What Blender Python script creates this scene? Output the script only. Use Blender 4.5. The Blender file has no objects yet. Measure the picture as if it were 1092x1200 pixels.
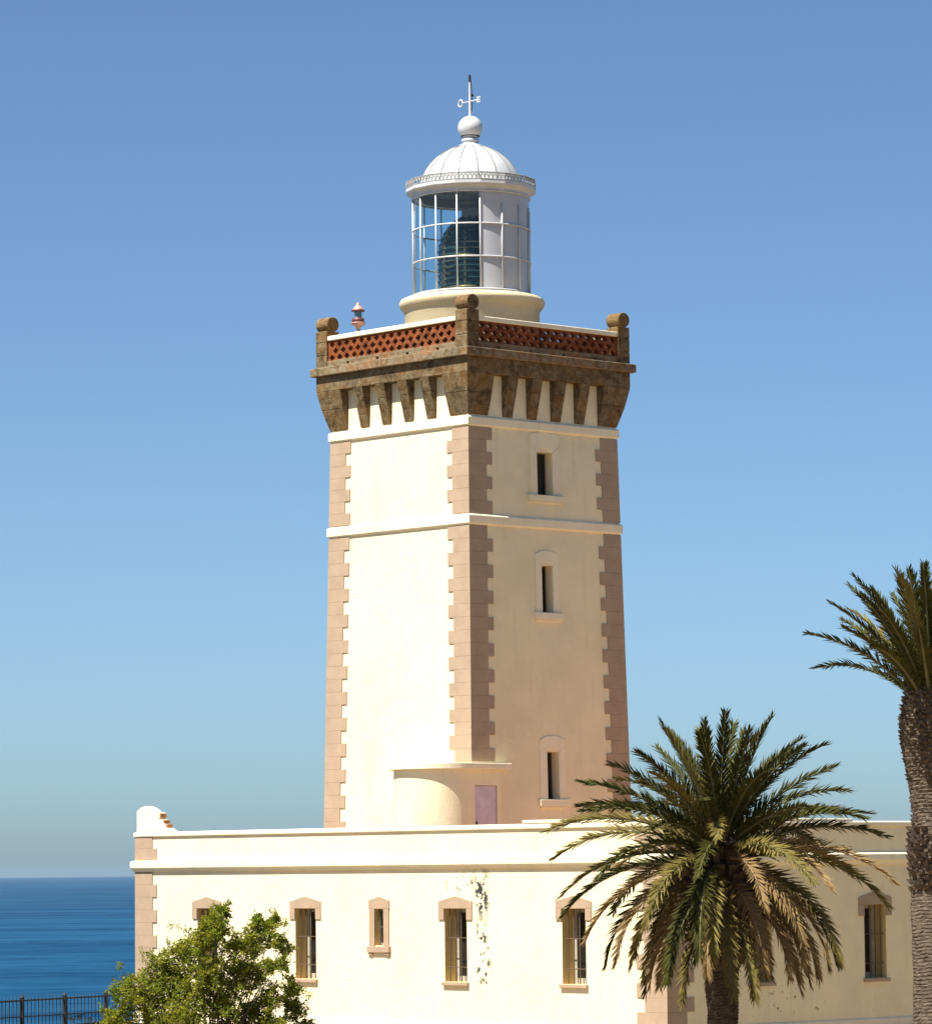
import bpy, math, random
from mathutils import Vector, Matrix
R = math.radians
sc = bpy.context.scene
col = sc.collection

# ------------------------------------------------------------------ camera, sky, sun, exposure
EYE = 4.35
cam_d = bpy.data.cameras.new('camera'); cam = bpy.data.objects.new('camera', cam_d); col.objects.link(cam)
cam_d.sensor_fit = 'VERTICAL'; cam_d.sensor_height = 24.0; cam_d.lens = 24.0 * 4600 / 1200
cam_d.clip_start = 0.5; cam_d.clip_end = 80000
cam.matrix_world = (Matrix.Translation((0, 0, EYE)) @ Matrix.Rotation(R(90 + 5.18), 4, 'X') @ Matrix.Rotation(R(-0.6), 4, 'Z'))
sc.camera = cam

SUN_EL, SUN_AZ = R(60), R(230)          # azimuth clockwise from +Y (the viewing direction)
to_sun = Vector((math.sin(SUN_AZ) * math.cos(SUN_EL), math.cos(SUN_AZ) * math.cos(SUN_EL), math.sin(SUN_EL)))
w = bpy.data.worlds.new('World'); sc.world = w; w.use_nodes = True
nt = w.node_tree; bg = nt.nodes['Background']
sky = nt.nodes.new('ShaderNodeTexSky'); sky.sky_type = 'NISHITA'; sky.sun_disc = False
sky.sun_elevation = SUN_EL; sky.sun_rotation = SUN_AZ
sky.air_density = 0.58; sky.dust_density = 0.9; sky.ozone_density = 1.0; sky.altitude = 80
tint = nt.nodes.new('ShaderNodeMix'); tint.data_type = 'RGBA'; tint.blend_type = 'MULTIPLY'; tint.inputs[0].default_value = 1.0
tint.inputs[7].default_value = (0.755, 0.945, 1.04, 1)          # clear maritime air, camera white balance
nt.links.new(sky.outputs[0], tint.inputs[6]); nt.links.new(tint.outputs[2], bg.inputs['Color']); bg.inputs['Strength'].default_value = 0.05
sun_d = bpy.data.lights.new('sun', 'SUN'); sun_d.energy = 4.2; sun_d.angle = R(0.5); sun_d.color = (1.0, 0.95, 0.88)
sun = bpy.data.objects.new('sun', sun_d); col.objects.link(sun)
sun.rotation_euler = to_sun.to_track_quat('Z', 'Y').to_euler()
sc.view_settings.view_transform = 'Standard'; sc.view_settings.look = 'None'
sc.view_settings.gamma = 1.0; sc.view_settings.use_curve_mapping = False
sc.view_settings.exposure = 1.45
sc.cycles.max_bounces = 8; sc.cycles.diffuse_bounces = 4; sc.cycles.transparent_max_bounces = 24
sc.cycles.use_denoising = True

# ------------------------------------------------------------------ helpers
class MB:
    def __init__(s): s.v = []; s.f = []; s.m = []
    def add(s, vs, fs, mi=0):
        o = len(s.v); s.v += [tuple(p) for p in vs]
        for f in fs: s.f.append(tuple(i + o for i in f)); s.m.append(mi)
    def hexa(s, b, t, mi=0):             # two loops of four
        s.add(list(b) + list(t), [(3, 2, 1, 0), (4, 5, 6, 7), (0, 1, 5, 4), (1, 2, 6, 5), (2, 3, 7, 6), (3, 0, 4, 7)], mi)
    def box(s, x0, x1, y0, y1, z0, z1, mi=0):
        s.hexa([(x0, y0, z0), (x1, y0, z0), (x1, y1, z0), (x0, y1, z0)], [(x0, y0, z1), (x1, y0, z1), (x1, y1, z1), (x0, y1, z1)], mi)
    def loops(s, a, b, mi=0):            # closed prism between two equal loops
        n = len(a)
        s.add(list(a) + list(b), [tuple(range(n - 1, -1, -1)), tuple(range(n, 2 * n))] + [(i, (i + 1) % n, n + (i + 1) % n, n + i) for i in range(n)], mi)
    def lathe(s, prof, n=48, c=(0, 0), a0=0.0, a1=2 * math.pi, mi=0, rad=None):
        full = abs(a1 - a0 - 2 * math.pi) < 1e-6
        k = n if full else n + 1
        vs = []
        for j, (r, z) in enumerate(prof):
            for i in range(k):
                a = a0 + (a1 - a0) * i / n
                rr = r if rad is None else rad(r, z, a)
                vs.append((c[0] + rr * math.cos(a), c[1] + rr * math.sin(a), z))
        fs = []
        for j in range(len(prof) - 1):
            for i in range(n):
                i2 = (i + 1) % k
                fs.append((j * k + i, j * k + i2, (j + 1) * k + i2, (j + 1) * k + i))
        s.add(vs, fs, mi)
    def tube(s, pts, r, n=6, mi=0, cap=True):
        pts = [Vector(p) for p in pts]; N = len(pts)
        rs = r if isinstance(r, (list, tuple)) else [r] * N
        vs = []; ref = None
        for i, p in enumerate(pts):
            t = (pts[min(i + 1, N - 1)] - pts[max(i - 1, 0)]).normalized()
            if ref is None: ref = t.orthogonal().normalized()
            u = (ref - t * ref.dot(t)).normalized(); ref = u; v = t.cross(u)
            for k in range(n):
                a = 2 * math.pi * k / n; vs.append(p + (u * math.cos(a) + v * math.sin(a)) * rs[i])
        fs = [(i * n + k, i * n + (k + 1) % n, (i + 1) * n + (k + 1) % n, (i + 1) * n + k) for i in range(N - 1) for k in range(n)]
        if cap: fs += [tuple(range(n - 1, -1, -1)), tuple(range((N - 1) * n, N * n))]
        s.add(vs, fs, mi)
    def ring(s, prof, rect, mi=0):       # closed profile (out, z) swept round a rectangle; rect(z)->x0,x1,y0,y1
        n = len(prof); vs = []
        for o, z in prof:
            x0, x1, y0, y1 = rect(z)
            vs += [(x0 - o, y0 - o, z), (x1 + o, y0 - o, z), (x1 + o, y1 + o, z), (x0 - o, y1 + o, z)]
        fs = []
        for j in range(n):
            j2 = (j + 1) % n
            for i in range(4):
                i2 = (i + 1) % 4
                fs.append((j * 4 + i, j * 4 + i2, j2 * 4 + i2, j2 * 4 + i))
        s.add(vs, fs, mi)
    def panel(s, f, s0, s1, z0, z1, holes, d, mi=0, mr=0):   # wall sheet f(s,z,depth) with openings and their reveals
        S = sorted({s0, s1} | {h[0] for h in holes} | {h[1] for h in holes}); Z = sorted({z0, z1} | {h[2] for h in holes} | {h[3] for h in holes})
        for a, b in zip(S, S[1:]):
            for c, e in zip(Z, Z[1:]):
                if any(h[0] <= a and b <= h[1] and h[2] <= c and e <= h[3] for h in holes): continue
                s.add([f(a, c, 0), f(b, c, 0), f(b, e, 0), f(a, e, 0)], [(0, 1, 2, 3)], mi)
        for a, b, c, e in holes:
            P = [(a, c), (b, c), (b, e), (a, e)]
            for i in range(4):
                p, q = P[i], P[(i + 1) % 4]
                s.add([f(*p, 0), f(*q, 0), f(*q, d), f(*p, d)], [(0, 1, 2, 3)], mr)
    def build(s, name, mats, parent=None, smooth=False, loc=None, bevel=0):
        me = bpy.data.meshes.new(name); me.from_pydata(s.v, [], s.f)
        for m in (mats if isinstance(mats, (list, tuple)) else [mats]): me.materials.append(m)
        me.polygons.foreach_set('material_index', s.m)
        if smooth: me.polygons.foreach_set('use_smooth', [True] * len(s.f))
        me.update()
        o = bpy.data.objects.new(name, me); col.objects.link(o)
        if parent: o.parent = parent
        if loc: o.location = loc
        if bevel:
            b = o.modifiers.new('bevel', 'BEVEL'); b.width = bevel; b.segments = 2; b.limit_method = 'ANGLE'; b.angle_limit = R(40)
        return o

def empty(name, loc, rz=0.0):
    o = bpy.data.objects.new(name, None); o.empty_display_size = 0.3; col.objects.link(o); o.location = loc; o.rotation_euler = (0, 0, rz); return o
def tag(o, label, cat, group=None):
    o['label'] = label; o['category'] = cat
    if group: o['group'] = group
    return o

# ------------------------------------------------------------------ materials
def newmat(name):
    m = bpy.data.materials.new(name); m.use_nodes = True
    return m, m.node_tree, m.node_tree.nodes['Principled BSDF']
def N(nt, t, **k):
    n = nt.nodes.new(t)
    for a, v in k.items():
        if a in n.inputs.keys(): n.inputs[a].default_value = v
        else: setattr(n, a, v)
    return n
def noise(nt, scale, detail=4, rough=.55, vec=None):
    n = N(nt, 'ShaderNodeTexNoise', Scale=scale, Detail=detail, Roughness=rough)
    if vec is not None: nt.links.new(vec, n.inputs['Vector'])
    return n.outputs[0]
def ramp(nt, src, stops):
    r = nt.nodes.new('ShaderNodeValToRGB'); e = r.color_ramp.elements
    while len(e) < len(stops): e.new(.5)
    for el, (p, c) in zip(e, stops):
        el.position = p; el.color = (*c, 1) if len(c) == 3 else c
    nt.links.new(src, r.inputs[0]); return r.outputs[0]
def mix(nt, fac, a, b, mode='MIX'):
    n = nt.nodes.new('ShaderNodeMix'); n.data_type = 'RGBA'; n.blend_type = mode
    for sock, v in ((n.inputs[0], fac), (n.inputs[6], a), (n.inputs[7], b)):
        if isinstance(v, (int, float)): sock.default_value = v
        elif isinstance(v, tuple): sock.default_value = (*v, 1) if len(v) == 3 else v
        else: nt.links.new(v, sock)
    return n.outputs[2]
def math_(nt, op, a, b=None):
    n = nt.nodes.new('ShaderNodeMath'); n.operation = op
    for i, v in enumerate((a, b)):
        if v is None: continue
        if isinstance(v, (int, float)): n.inputs[i].default_value = v
        else: nt.links.new(v, n.inputs[i])
    return n.outputs[0]
def bump(nt, b, h, strength, dist):
    n = N(nt, 'ShaderNodeBump', Strength=strength, Distance=dist); nt.links.new(h, n.inputs['Height']); nt.links.new(n.outputs[0], b.inputs['Normal'])
def objco(nt): return N(nt, 'ShaderNodeTexCoord').outputs['Object']
def scaled(nt, vec, s):
    n = N(nt, 'ShaderNodeMapping'); n.inputs['Scale'].default_value = s; nt.links.new(vec, n.inputs['Vector']); return n.outputs[0]
def band(nt, x, lo, hi, soft=.15):       # 1 inside lo..hi
    a = N(nt, 'ShaderNodeMapRange'); a.interpolation_type = 'SMOOTHSTEP'
    nt.links.new(x, a.inputs[0]); a.inputs[1].default_value = lo - soft; a.inputs[2].default_value = lo + soft
    b = N(nt, 'ShaderNodeMapRange'); b.interpolation_type = 'SMOOTHSTEP'
    nt.links.new(x, b.inputs[0]); b.inputs[1].default_value = hi - soft; b.inputs[2].default_value = hi + soft
    return math_(nt, 'MULTIPLY', a.outputs[0], math_(nt, 'SUBTRACT', 1.0, b.outputs[0]))

def plain(name, c, rough=.6, metal=0.0, var=.12, scale=6.0, bmp=0.0):
    m, nt, b = newmat(name); v = objco(nt)
    n = noise(nt, scale, 5, .6, v)
    lo = tuple(x * (1 - var) for x in c); hi = tuple(min(1, x * (1 + var)) for x in c)
    nt.links.new(ramp(nt, n, [(.3, lo), (.7, hi)]), b.inputs['Base Color'])
    b.inputs['Roughness'].default_value = rough; b.inputs['Metallic'].default_value = metal
    if bmp: bump(nt, b, noise(nt, scale * 6, 4, .6, v), .5, bmp)
    return m

def plaster(name, c, stains=(), specks=0.0):
    m, nt, b = newmat(name); v = objco(nt); xyz = N(nt, 'ShaderNodeSeparateXYZ'); nt.links.new(v, xyz.inputs[0]); X, Y, Z = xyz.outputs
    big = noise(nt, .55, 5, .6, v)
    base = ramp(nt, big, [(.3, tuple(x * .86 for x in c)), (.55, c), (.8, tuple(min(1, x * 1.04) for x in c))])
    patch = noise(nt, 1.25, 6, .62, v)
    base = mix(nt, math_(nt, 'MULTIPLY', ramp(nt, patch, [(.46, (0, 0, 0)), (.62, (1, 1, 1))]), .35), base, (c[0] * .88, c[1] * .90, c[2] * 1.0))
    streak = noise(nt, 1.0, 5, .65, scaled(nt, v, (5, 5, .35)))
    base = mix(nt, math_(nt, 'MULTIPLY', ramp(nt, streak, [(.55, (0, 0, 0)), (.8, (1, 1, 1))]), .30), base, tuple(x * .55 for x in c))
    for (ax, lo, hi, z0, z1, scl, thr, sc_) in stains:      # paint flaked away where a pipe once ran
        a = (X, Y)[ax]
        msk = math_(nt, 'MULTIPLY', band(nt, a, lo, hi, .12), band(nt, Z, z0, z1, .3))
        n = noise(nt, scl, 6, .68, v)
        f = math_(nt, 'MULTIPLY', msk, ramp(nt, n, [(thr, (0, 0, 0)), (thr + .02, (1, 1, 1))]))
        base = mix(nt, f, base, sc_)
    if specks:
        n = noise(nt, 2.6, 6, .8, v)
        f = math_(nt, 'MULTIPLY', ramp(nt, n, [(specks, (0, 0, 0)), (specks + .03, (1, 1, 1))]), .75)
        base = mix(nt, f, base, (.09, .075, .05))
    nt.links.new(base, b.inputs['Base Color']); b.inputs['Roughness'].default_value = .85
    b.inputs['Specular IOR Level'].default_value = .2
    h = mix(nt, .5, noise(nt, 2.2, 4, .6, v), noise(nt, 28, 5, .65, v))
    bump(nt, b, h, .7, .035)
    return m

CREAM = (.785, .675, .445)
M = {}
M['tower_plaster'] = plaster('tower_plaster', CREAM, specks=.79)
M['house_plaster'] = plaster('house_plaster', CREAM, specks=.775, stains=(
    (1, 6.45, 7.0, 3.05, 4.2, 4.2, .50, (.035, .04, .035)), (1, 6.4, 6.95, 1.25, 3.0, 4.6, .545, (.035, .04, .035)),
    (1, 6.6, 8.1, 3.65, 4.15, 4.0, .57, (.05, .05, .05)), (0, 2.6, 5.8, .5, 1.25, 3.5, .60, (.16, .11, .06))))
M['trim_plaster'] = plaster('trim_plaster', (.80, .71, .50), specks=.78)
M['drum_plaster'] = plaster('drum_plaster', (.74, .60, .36))
M['quoin'] = plain('quoin_paint', (.345, .248, .160), .8, 0, .10, 2.3, .008)
M['white_paint'] = plain('white_metal_paint', (.50, .495, .485), .38, 0, .05, 2.0)
M['panel_paint'] = plain('lantern_panel_paint', (.42, .42, .43), .42, 0, .06, 1.2)
M['zinc'] = plain('weathered_zinc', (.30, .30, .28), .6, .3, .3, 14)
M['sash'] = plain('old_cream_sash_paint', (.36, .33, .26), .6, 0, .15, 6)
M['seam'] = plain('seam_sealant', (.13, .13, .13), .7, 0, .2, 8)
M['iron'] = plain('dark_iron', (.010, .012, .016), .75, 0, .2, 10)
M['rust_bar'] = plain('painted_bar', (.10, .065, .035), .6, .1, .2, 20)
M['door'] = plain('faded_mauve_door', (.56, .46, .52), .65, 0, .16, 3.0)
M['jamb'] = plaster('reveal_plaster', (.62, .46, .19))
M['brick_bare'] = plain('bare_brick', (.36, .18, .08), .9, 0, .35, 9, .01)
M['bark_twig'] = plain('twig_bark', (.10, .075, .05), .9, 0, .3, 12)
M['lamp_red'] = plain('faded_red_paint', (.12, .03, .025), .5, 0, .3, 12)
M['lamp_pink'] = plain('pale_pink_paint', (.40, .23, .18), .5, 0, .2, 8)
M['dark_room'] = plain('dark_interior', (.02, .02, .02), .9, 0, .1, 3)

def stone(name, c0, c1, c2, lichen):
    m, nt, b = newmat(name); v = objco(nt)
    # coursed blocks: cell tint per block, then weathering
    blk = N(nt, 'ShaderNodeTexVoronoi', Scale=1.0); nt.links.new(scaled(nt, v, (1.7, 1.7, 3.1)), blk.inputs['Vector'])
    sep = N(nt, 'ShaderNodeSeparateColor'); nt.links.new(blk.outputs['Color'], sep.inputs[0])
    base = ramp(nt, sep.outputs[0], [(.1, c0), (.5, c1), (.9, c2)])
    n = noise(nt, 5.5, 7, .72, v)
    base = mix(nt, ramp(nt, n, [(.42, (0, 0, 0)), (.66, (1, 1, 1))]), base, lichen)
    n2 = noise(nt, 17, 5, .7, v)
    base = mix(nt, math_(nt, 'MULTIPLY', ramp(nt, n2, [(.5, (0, 0, 0)), (.72, (1, 1, 1))]), .55), base, tuple(x * .3 for x in c0))
    nt.links.new(base, b.inputs['Base Color']); b.inputs['Roughness'].default_value = .92; b.inputs['Specular IOR Level'].default_value = .15
    bump(nt, b, mix(nt, .5, n, n2), .8, .04)
    return m
M['stone'] = stone('weathered_sandstone', (.065, .040, .016), (.165, .085, .025), (.10, .068, .034), (.22, .165, .09))
M['ledge_stone'] = stone('ledge_stone', (.12, .08, .035), (.26, .11, .036), (.19, .135, .07), (.25, .21, .14))
M['terracotta'] = stone('terracotta_lattice', (.085, .022, .008), (.22, .056, .016), (.13, .033, .011), (.27, .095, .034))

def roof_tiles():
    m, nt, b = newmat('terracotta_roof_paving'); v = objco(nt)
    br = N(nt, 'ShaderNodeTexBrick', Scale=3.2); nt.links.new(v, br.inputs['Vector'])
    br.inputs['Color1'].default_value = (.46, .24, .10, 1); br.inputs['Color2'].default_value = (.40, .19, .075, 1); br.inputs['Mortar'].default_value = (.4, .3, .2, 1)
    nt.links.new(br.outputs[0], b.inputs['Base Color']); b.inputs['Roughness'].default_value = .85
    return m
M['roof'] = roof_tiles()

def glass(name, tint, refl):
    m = bpy.data.materials.new(name); m.use_nodes = True; nt = m.node_tree; nt.nodes.remove(nt.nodes['Principled BSDF'])
    out = nt.nodes['Material Output']; tr = N(nt, 'ShaderNodeBsdfTransparent'); tr.inputs[0].default_value = (*tint, 1)
    gl = N(nt, 'ShaderNodeBsdfGlossy', Roughness=.03); fr = N(nt, 'ShaderNodeLayerWeight', Blend=.5)
    n = noise(nt, 1.3, 2, .5, objco(nt)); bp = N(nt, 'ShaderNodeBump', Strength=.12, Distance=.02); nt.links.new(n, bp.inputs['Height']); nt.links.new(bp.outputs[0], gl.inputs['Normal'])
    mx = N(nt, 'ShaderNodeMixShader'); nt.links.new(math_(nt, 'ADD', math_(nt, 'MULTIPLY', math_(nt, 'POWER', fr.outputs['Facing'], 4.0), refl), .05), mx.inputs[0])
    nt.links.new(tr.outputs[0], mx.inputs[1]); nt.links.new(gl.outputs[0], mx.inputs[2]); nt.links.new(mx.outputs[0], out.inputs[0])
    return m
M['lantern_glass'] = glass('lantern_glass', (.80, .92, .94), .7)
def darkglass(name, c, rough=.08, coat=.0, metal=0.0):
    m, nt, b = newmat(name); v = objco(nt); n = noise(nt, 2.0, 3, .5, v)
    nt.links.new(ramp(nt, n, [(.3, tuple(x * .7 for x in c)), (.7, tuple(x * 1.4 for x in c))]), b.inputs['Base Color'])
    b.inputs['Roughness'].default_value = rough; b.inputs['Metallic'].default_value = metal
    bump(nt, b, n, .1, .02); return m
M['pane'] = darkglass('window_pane', (.012, .014, .013), .12)
M['lens'] = darkglass('lens_glass', (.014, .032, .031), .06)
M['bronze'] = plain('bronze', (.22, .15, .06), .35, .85, .25, 6)

def leafmat(name, c1, c2, trans=.25, scale=1.2, rough=.45):
    m = bpy.data.materials.new(name); m.use_nodes = True; nt = m.node_tree; b = nt.nodes['Principled BSDF']; out = nt.nodes['Material Output']
    n = noise(nt, scale, 3, .6, objco(nt)); c = ramp(nt, n, [(.3, c1), (.7, c2)])
    nt.links.new(c, b.inputs['Base Color']); b.inputs['Roughness'].default_value = rough; b.inputs['Specular IOR Level'].default_value = .07
    t = N(nt, 'ShaderNodeBsdfTranslucent'); nt.links.new(c, t.inputs[0])
    mx = N(nt, 'ShaderNodeMixShader'); mx.inputs[0].default_value = trans
    nt.links.new(b.outputs[0], mx.inputs[1]); nt.links.new(t.outputs[0], mx.inputs[2]); nt.links.new(mx.outputs[0], out.inputs[0]); return m
M['frond_green'] = leafmat('frond_green', (.026, .029, .005), (.062, .060, .012), .05, rough=.6)
M['frond_olive'] = leafmat('frond_olive', (.10, .083, .018), (.20, .155, .045), .08, rough=.6)
M['frond_dead'] = leafmat('frond_dead', (.15, .10, .04), (.30, .20, .085), .12, rough=.8)
M['rachis'] = plain('frond_rib', (.09, .085, .03), .5, 0, .3, 3)
M['rachis_dry'] = plain('dry_frond_rib', (.24, .15, .07), .7, 0, .3, 3)
M['leaf_a'] = leafmat('shrub_leaf', (.10, .135, .010), (.19, .225, .018), .35)
M['leaf_b'] = leafmat('shrub_leaf_yellow', (.21, .23, .016), (.32, .31, .03), .38)
M['leaf_dark'] = leafmat('scrub_leaf', (.03, .035, .015), (.06, .06, .03), .15)

def bark(name, k=1.0):
    m, nt, b = newmat(name); v = objco(nt)
    n = noise(nt, 7, 7, .7, scaled(nt, v, (1, 1, 2.2))); n2 = noise(nt, 30, 5, .7, v)
    base = ramp(nt, n, [(p_, tuple(q * k for q in c_)) for p_, c_ in ((.3, (.07, .05, .033)), (.5, (.20, .15, .105)), (.72, (.36, .285, .21)))])
    base = mix(nt, math_(nt, 'MULTIPLY', ramp(nt, n2, [(.45, (0, 0, 0)), (.7, (1, 1, 1))]), .6), base, (.05, .035, .024))
    nt.links.new(base, b.inputs['Base Color']); b.inputs['Roughness'].default_value = .95; b.inputs['Specular IOR Level'].default_value = .1
    bump(nt, b, mix(nt, .5, n, n2), .9, .05); return m
M['bark'] = bark('palm_bark', .58); M['bark_crown_shade'] = bark('crown_shaded_palm_bark', .4)  # second, darker copy has the shade below the fronds put into its colour

def ground_mat():
    m, nt, b = newmat('dry_sandy_ground'); v = objco(nt)
    n = noise(nt, .35, 8, .65, v); n2 = noise(nt, 9, 5, .7, v)
    base = mix(nt, .4, ramp(nt, n, [(.3, (.17, .115, .045)), (.7, (.30, .205, .09))]), ramp(nt, n2, [(.3, (.17, .12, .05)), (.7, (.30, .21, .10))]))
    nt.links.new(base, b.inputs['Base Color']); b.inputs['Roughness'].default_value = .95; bump(nt, b, n2, .6, .03); return m
M['ground'] = ground_mat()

def sea_mat():
    m, nt, b = newmat('sea_water'); g = N(nt, 'ShaderNodeNewGeometry').outputs['Position']
    slick = mix(nt, .42, noise(nt, 1.0, 5, .6, scaled(nt, g, (.0020, .0055, 1))), noise(nt, 1.0, 6, .75, scaled(nt, g, (.03, .055, 1))))
    c = ramp(nt, slick, [(.43, (.0003, .024, .064)), (.60, (.0015, .054, .122))])
    nt.nodes.remove(b)
    df = N(nt, 'ShaderNodeBsdfDiffuse'); nt.links.new(c, df.inputs[0]); gl = N(nt, 'ShaderNodeBsdfGlossy', Roughness=.35)
    w1 = noise(nt, 1.0, 6, .6, scaled(nt, g, (.05, .11, 1))); bp = N(nt, 'ShaderNodeBump', Strength=.6, Distance=2.2); nt.links.new(w1, bp.inputs['Height']); nt.links.new(bp.outputs[0], gl.inputs['Normal'])
    mx = N(nt, 'ShaderNodeMixShader'); nt.links.new(ramp(nt, slick, [(.42, (.02, .02, .02)), (.62, (.10, .10, .10))]), mx.inputs[0])
    nt.links.new(df.outputs[0], mx.inputs[1]); nt.links.new(gl.outputs[0], mx.inputs[2]); nt.links.new(mx.outputs[0], nt.nodes['Material Output'].inputs[0])
    return m
M['sea'] = sea_mat()

# ------------------------------------------------------------------ setting: sea, ground, haze
def struct(o): o['kind'] = 'structure'; return o
mb = MB(); ys = [-2000, 0, 500, 1000, 2000, 4000, 8000, 14000, 22000, 30000]
for a, b_ in zip(ys, ys[1:]): mb.add([(-30000, a, 0), (30000, a, 0), (30000, b_, 0), (-30000, b_, 0)], [(0, 1, 2, 3)])
struct(mb.build('sea', M['sea'], loc=(0, 0, -36)))

FD = Vector((.51, .86, 0)); FO = Vector((-11.33, 110, 0)); FN = Vector((-.86, .51, 0))
e1 = FO + FD * 4.0 + FN * .7; e0 = FO + FD * -62 + FN * .7
poly = [(60, 60), (60, 150), (14, 150), (2.8, 128.6), (-10.6, 114.9), (e1.x, e1.y), (e0.x, e0.y), (-60, 60)]
mb = MB()
mb.add([(-60, -40, 2.75), (60, -40, 2.75), (60, 22, 2.7), (-60, 22, 2.7)], [(0, 1, 2, 3)])
mb.add([(-60, 22, 2.7), (60, 22, 2.7), (60, 60, 0), (-60, 60, 0)], [(0, 1, 2, 3)])
mb.add([(x, y, 0) for x, y in poly], [tuple(range(len(poly)))])
rim = [(-60, -40, 2.75), (60, -40, 2.75), (60, 22, 2.7), (60, 60, 0)] + [(x, y, 0) for x, y in poly[1:-1]] + [(-60, 60, 0), (-60, 22, 2.7)]
cen = Vector((0, 70, 0)); rings = [rim]
for d, z in ((3, -2.2), (22, -13), (90, -44)):
    rings.append([tuple((Vector((p[0], p[1], 0)) + (Vector((p[0], p[1], 0)) - cen).normalized() * d)[:2]) + (z,) for p in rim])
for a, b_ in zip(rings, rings[1:]):
    n = len(rim)
    for i in range(n):
        j = (i + 1) % n; mb.add([a[i], a[j], b_[j], b_[i]], [(0, 1, 2, 3)])
struct(mb.build('ground', M['ground']))

hm = bpy.data.materials.new('sea_haze'); hm.use_nodes = True; nt = hm.node_tree; nt.nodes.remove(nt.nodes['Principled BSDF'])
pv = N(nt, 'ShaderNodeVolumePrincipled'); pv.inputs['Color'].default_value = (.44, .62, .80, 1); pv.inputs['Density'].default_value = 2.0e-5; pv.inputs['Anisotropy'].default_value = .2
nt.links.new(pv.outputs[0], nt.nodes['Material Output'].inputs['Volume'])
mb = MB(); mb.box(-30500, 30500, -2500, 30500, -46, 34)
hz = mb.build('haze', hm); hz['kind'] = 'stuff'

# ------------------------------------------------------------------ keeper's house
HC = (4.88, 98.5, 0.0); HROT = math.atan2(.68101, .73227)     # local x along the right facade, local y along the left facade
HX, HY = 19.0, 21.33
house = tag(empty('keepers_house', HC, HROT), 'long low cream house with tan quoins and flat roof at the foot of the tower', 'house')
fl = lambda s, z, d: (d, s, z)              # left facade, s = y
fr = lambda s, z, d: (s, d, z)              # right facade, s = x
WL = [3.28, 7.73, 13.81, 18.09]; WR = [3.42, 7.86]; SW = 10.75
holesL = [(y - .435, y + .435, 1.36, 3.28) for y in WL] + [(SW - .18, SW + .18, 2.29, 3.27)]
holesR = [(x - .43, x + .43, 1.36, 3.28) for x in WR]
DEP = .5
mb = MB()
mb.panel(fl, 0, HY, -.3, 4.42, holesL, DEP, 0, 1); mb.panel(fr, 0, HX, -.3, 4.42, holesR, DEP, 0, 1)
mb.add([(0, HY, -.3), (HX, HY, -.3), (HX, HY, 4.42), (0, HY, 4.42)], [(0, 1, 2, 3)]); mb.add([(HX, 0, -.3), (HX, HY, -.3), (HX, HY, 4.42), (HX, 0, 4.42)], [(0, 1, 2, 3)])
wall = mb.build('wall', [M['house_plaster'], M['jamb']], house)
mb = MB(); rect = lambda z: (0, HX, 0, HY)
mb.ring([(0, 4.42), (0, 5.33), (-.3, 5.33), (-.3, 4.42)], rect); mb.build('parapet', M['house_plaster'], house)
mb = MB(); mb.ring([(-.02, 4.33), (.06, 4.335), (.085, 4.40), (.13, 4.44), (.135, 4.60), (.11, 4.635), (-.02, 4.66)], rect); mb.build('cornice', M['trim_plaster'], house, bevel=.012)
mb = MB(); mb.ring([(-.34, 5.335), (.05, 5.335), (.06, 5.36), (.06, 5.445), (.02, 5.47), (-.34, 5.475)], rect); cop = mb.build('coping', M['trim_plaster'], house, bevel=.012)
mb = MB(); mb.box(-.055, .30, -.055, 5.1, 5.479, 5.565); mb.box(.302, 7.0, -.05, .30, 5.479, 5.53); mb.build('coping_upstand', M['trim_plaster'], cop, bevel=.015)
mb = MB(); mb.ring([(-.02, -.3), (.07, -.3), (.07, .27), (.045, .31), (-.02, .33)], rect); mb.build('plinth', M['trim_plaster'], house, bevel=.01)
mb = MB(); mb.add([(.3, .3, 4.5), (HX - .3, .3, 4.5), (HX - .3, HY - .3, 4.5), (.3, HY - .3, 4.5)], [(0, 1, 2, 3)]); mb.build('roof', M['roof'], house)

def quoin(mb, P, u, v, z0, z1, n, a, b, t=.028, first=0):
    # L-shaped blocks round a corner; P(z) corner point, u / v unit vectors along the two faces away from the corner
    hgt = (z1 - z0) / n; u = Vector(u); v = Vector(v)
    for k in range(n):
        wide = (k + first) % 2
        A, B = (a[wide], b[1 - wide])
        def lp(z):
            p = Vector(P(z)); o = []
            for (i, j) in ((-t, -t), (A, -t), (A, .06), (.06, .06), (.06, B), (-t, B)): q = p + u * i + v * j; o.append((q.x, q.y, z))
            return o
        mb.loops(lp(z0 + k * hgt + .002), lp(z0 + (k + 1) * hgt - .002))
for (px, py, u, v, ab, f0) in ((0, 0, (1, 0, 0), (0, 1, 0), ((.68, .95), (.76, 1.04)), 0), (0, HY, (1, 0, 0), (0, -1, 0), ((.7, .95), (.78, .97)), 1)):
    mb = MB()
    quoin(mb, lambda z: (px, py, z), u, v, .34, 4.33, 11, ab[0], ab[1], first=f0)
    quoin(mb, lambda z: (px, py, z), u, v, 4.67, 5.33, 2, ab[0], ab[1], first=f0 + 1)
    mb.build('quoin', M['quoin'], house, bevel=.0025)

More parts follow.
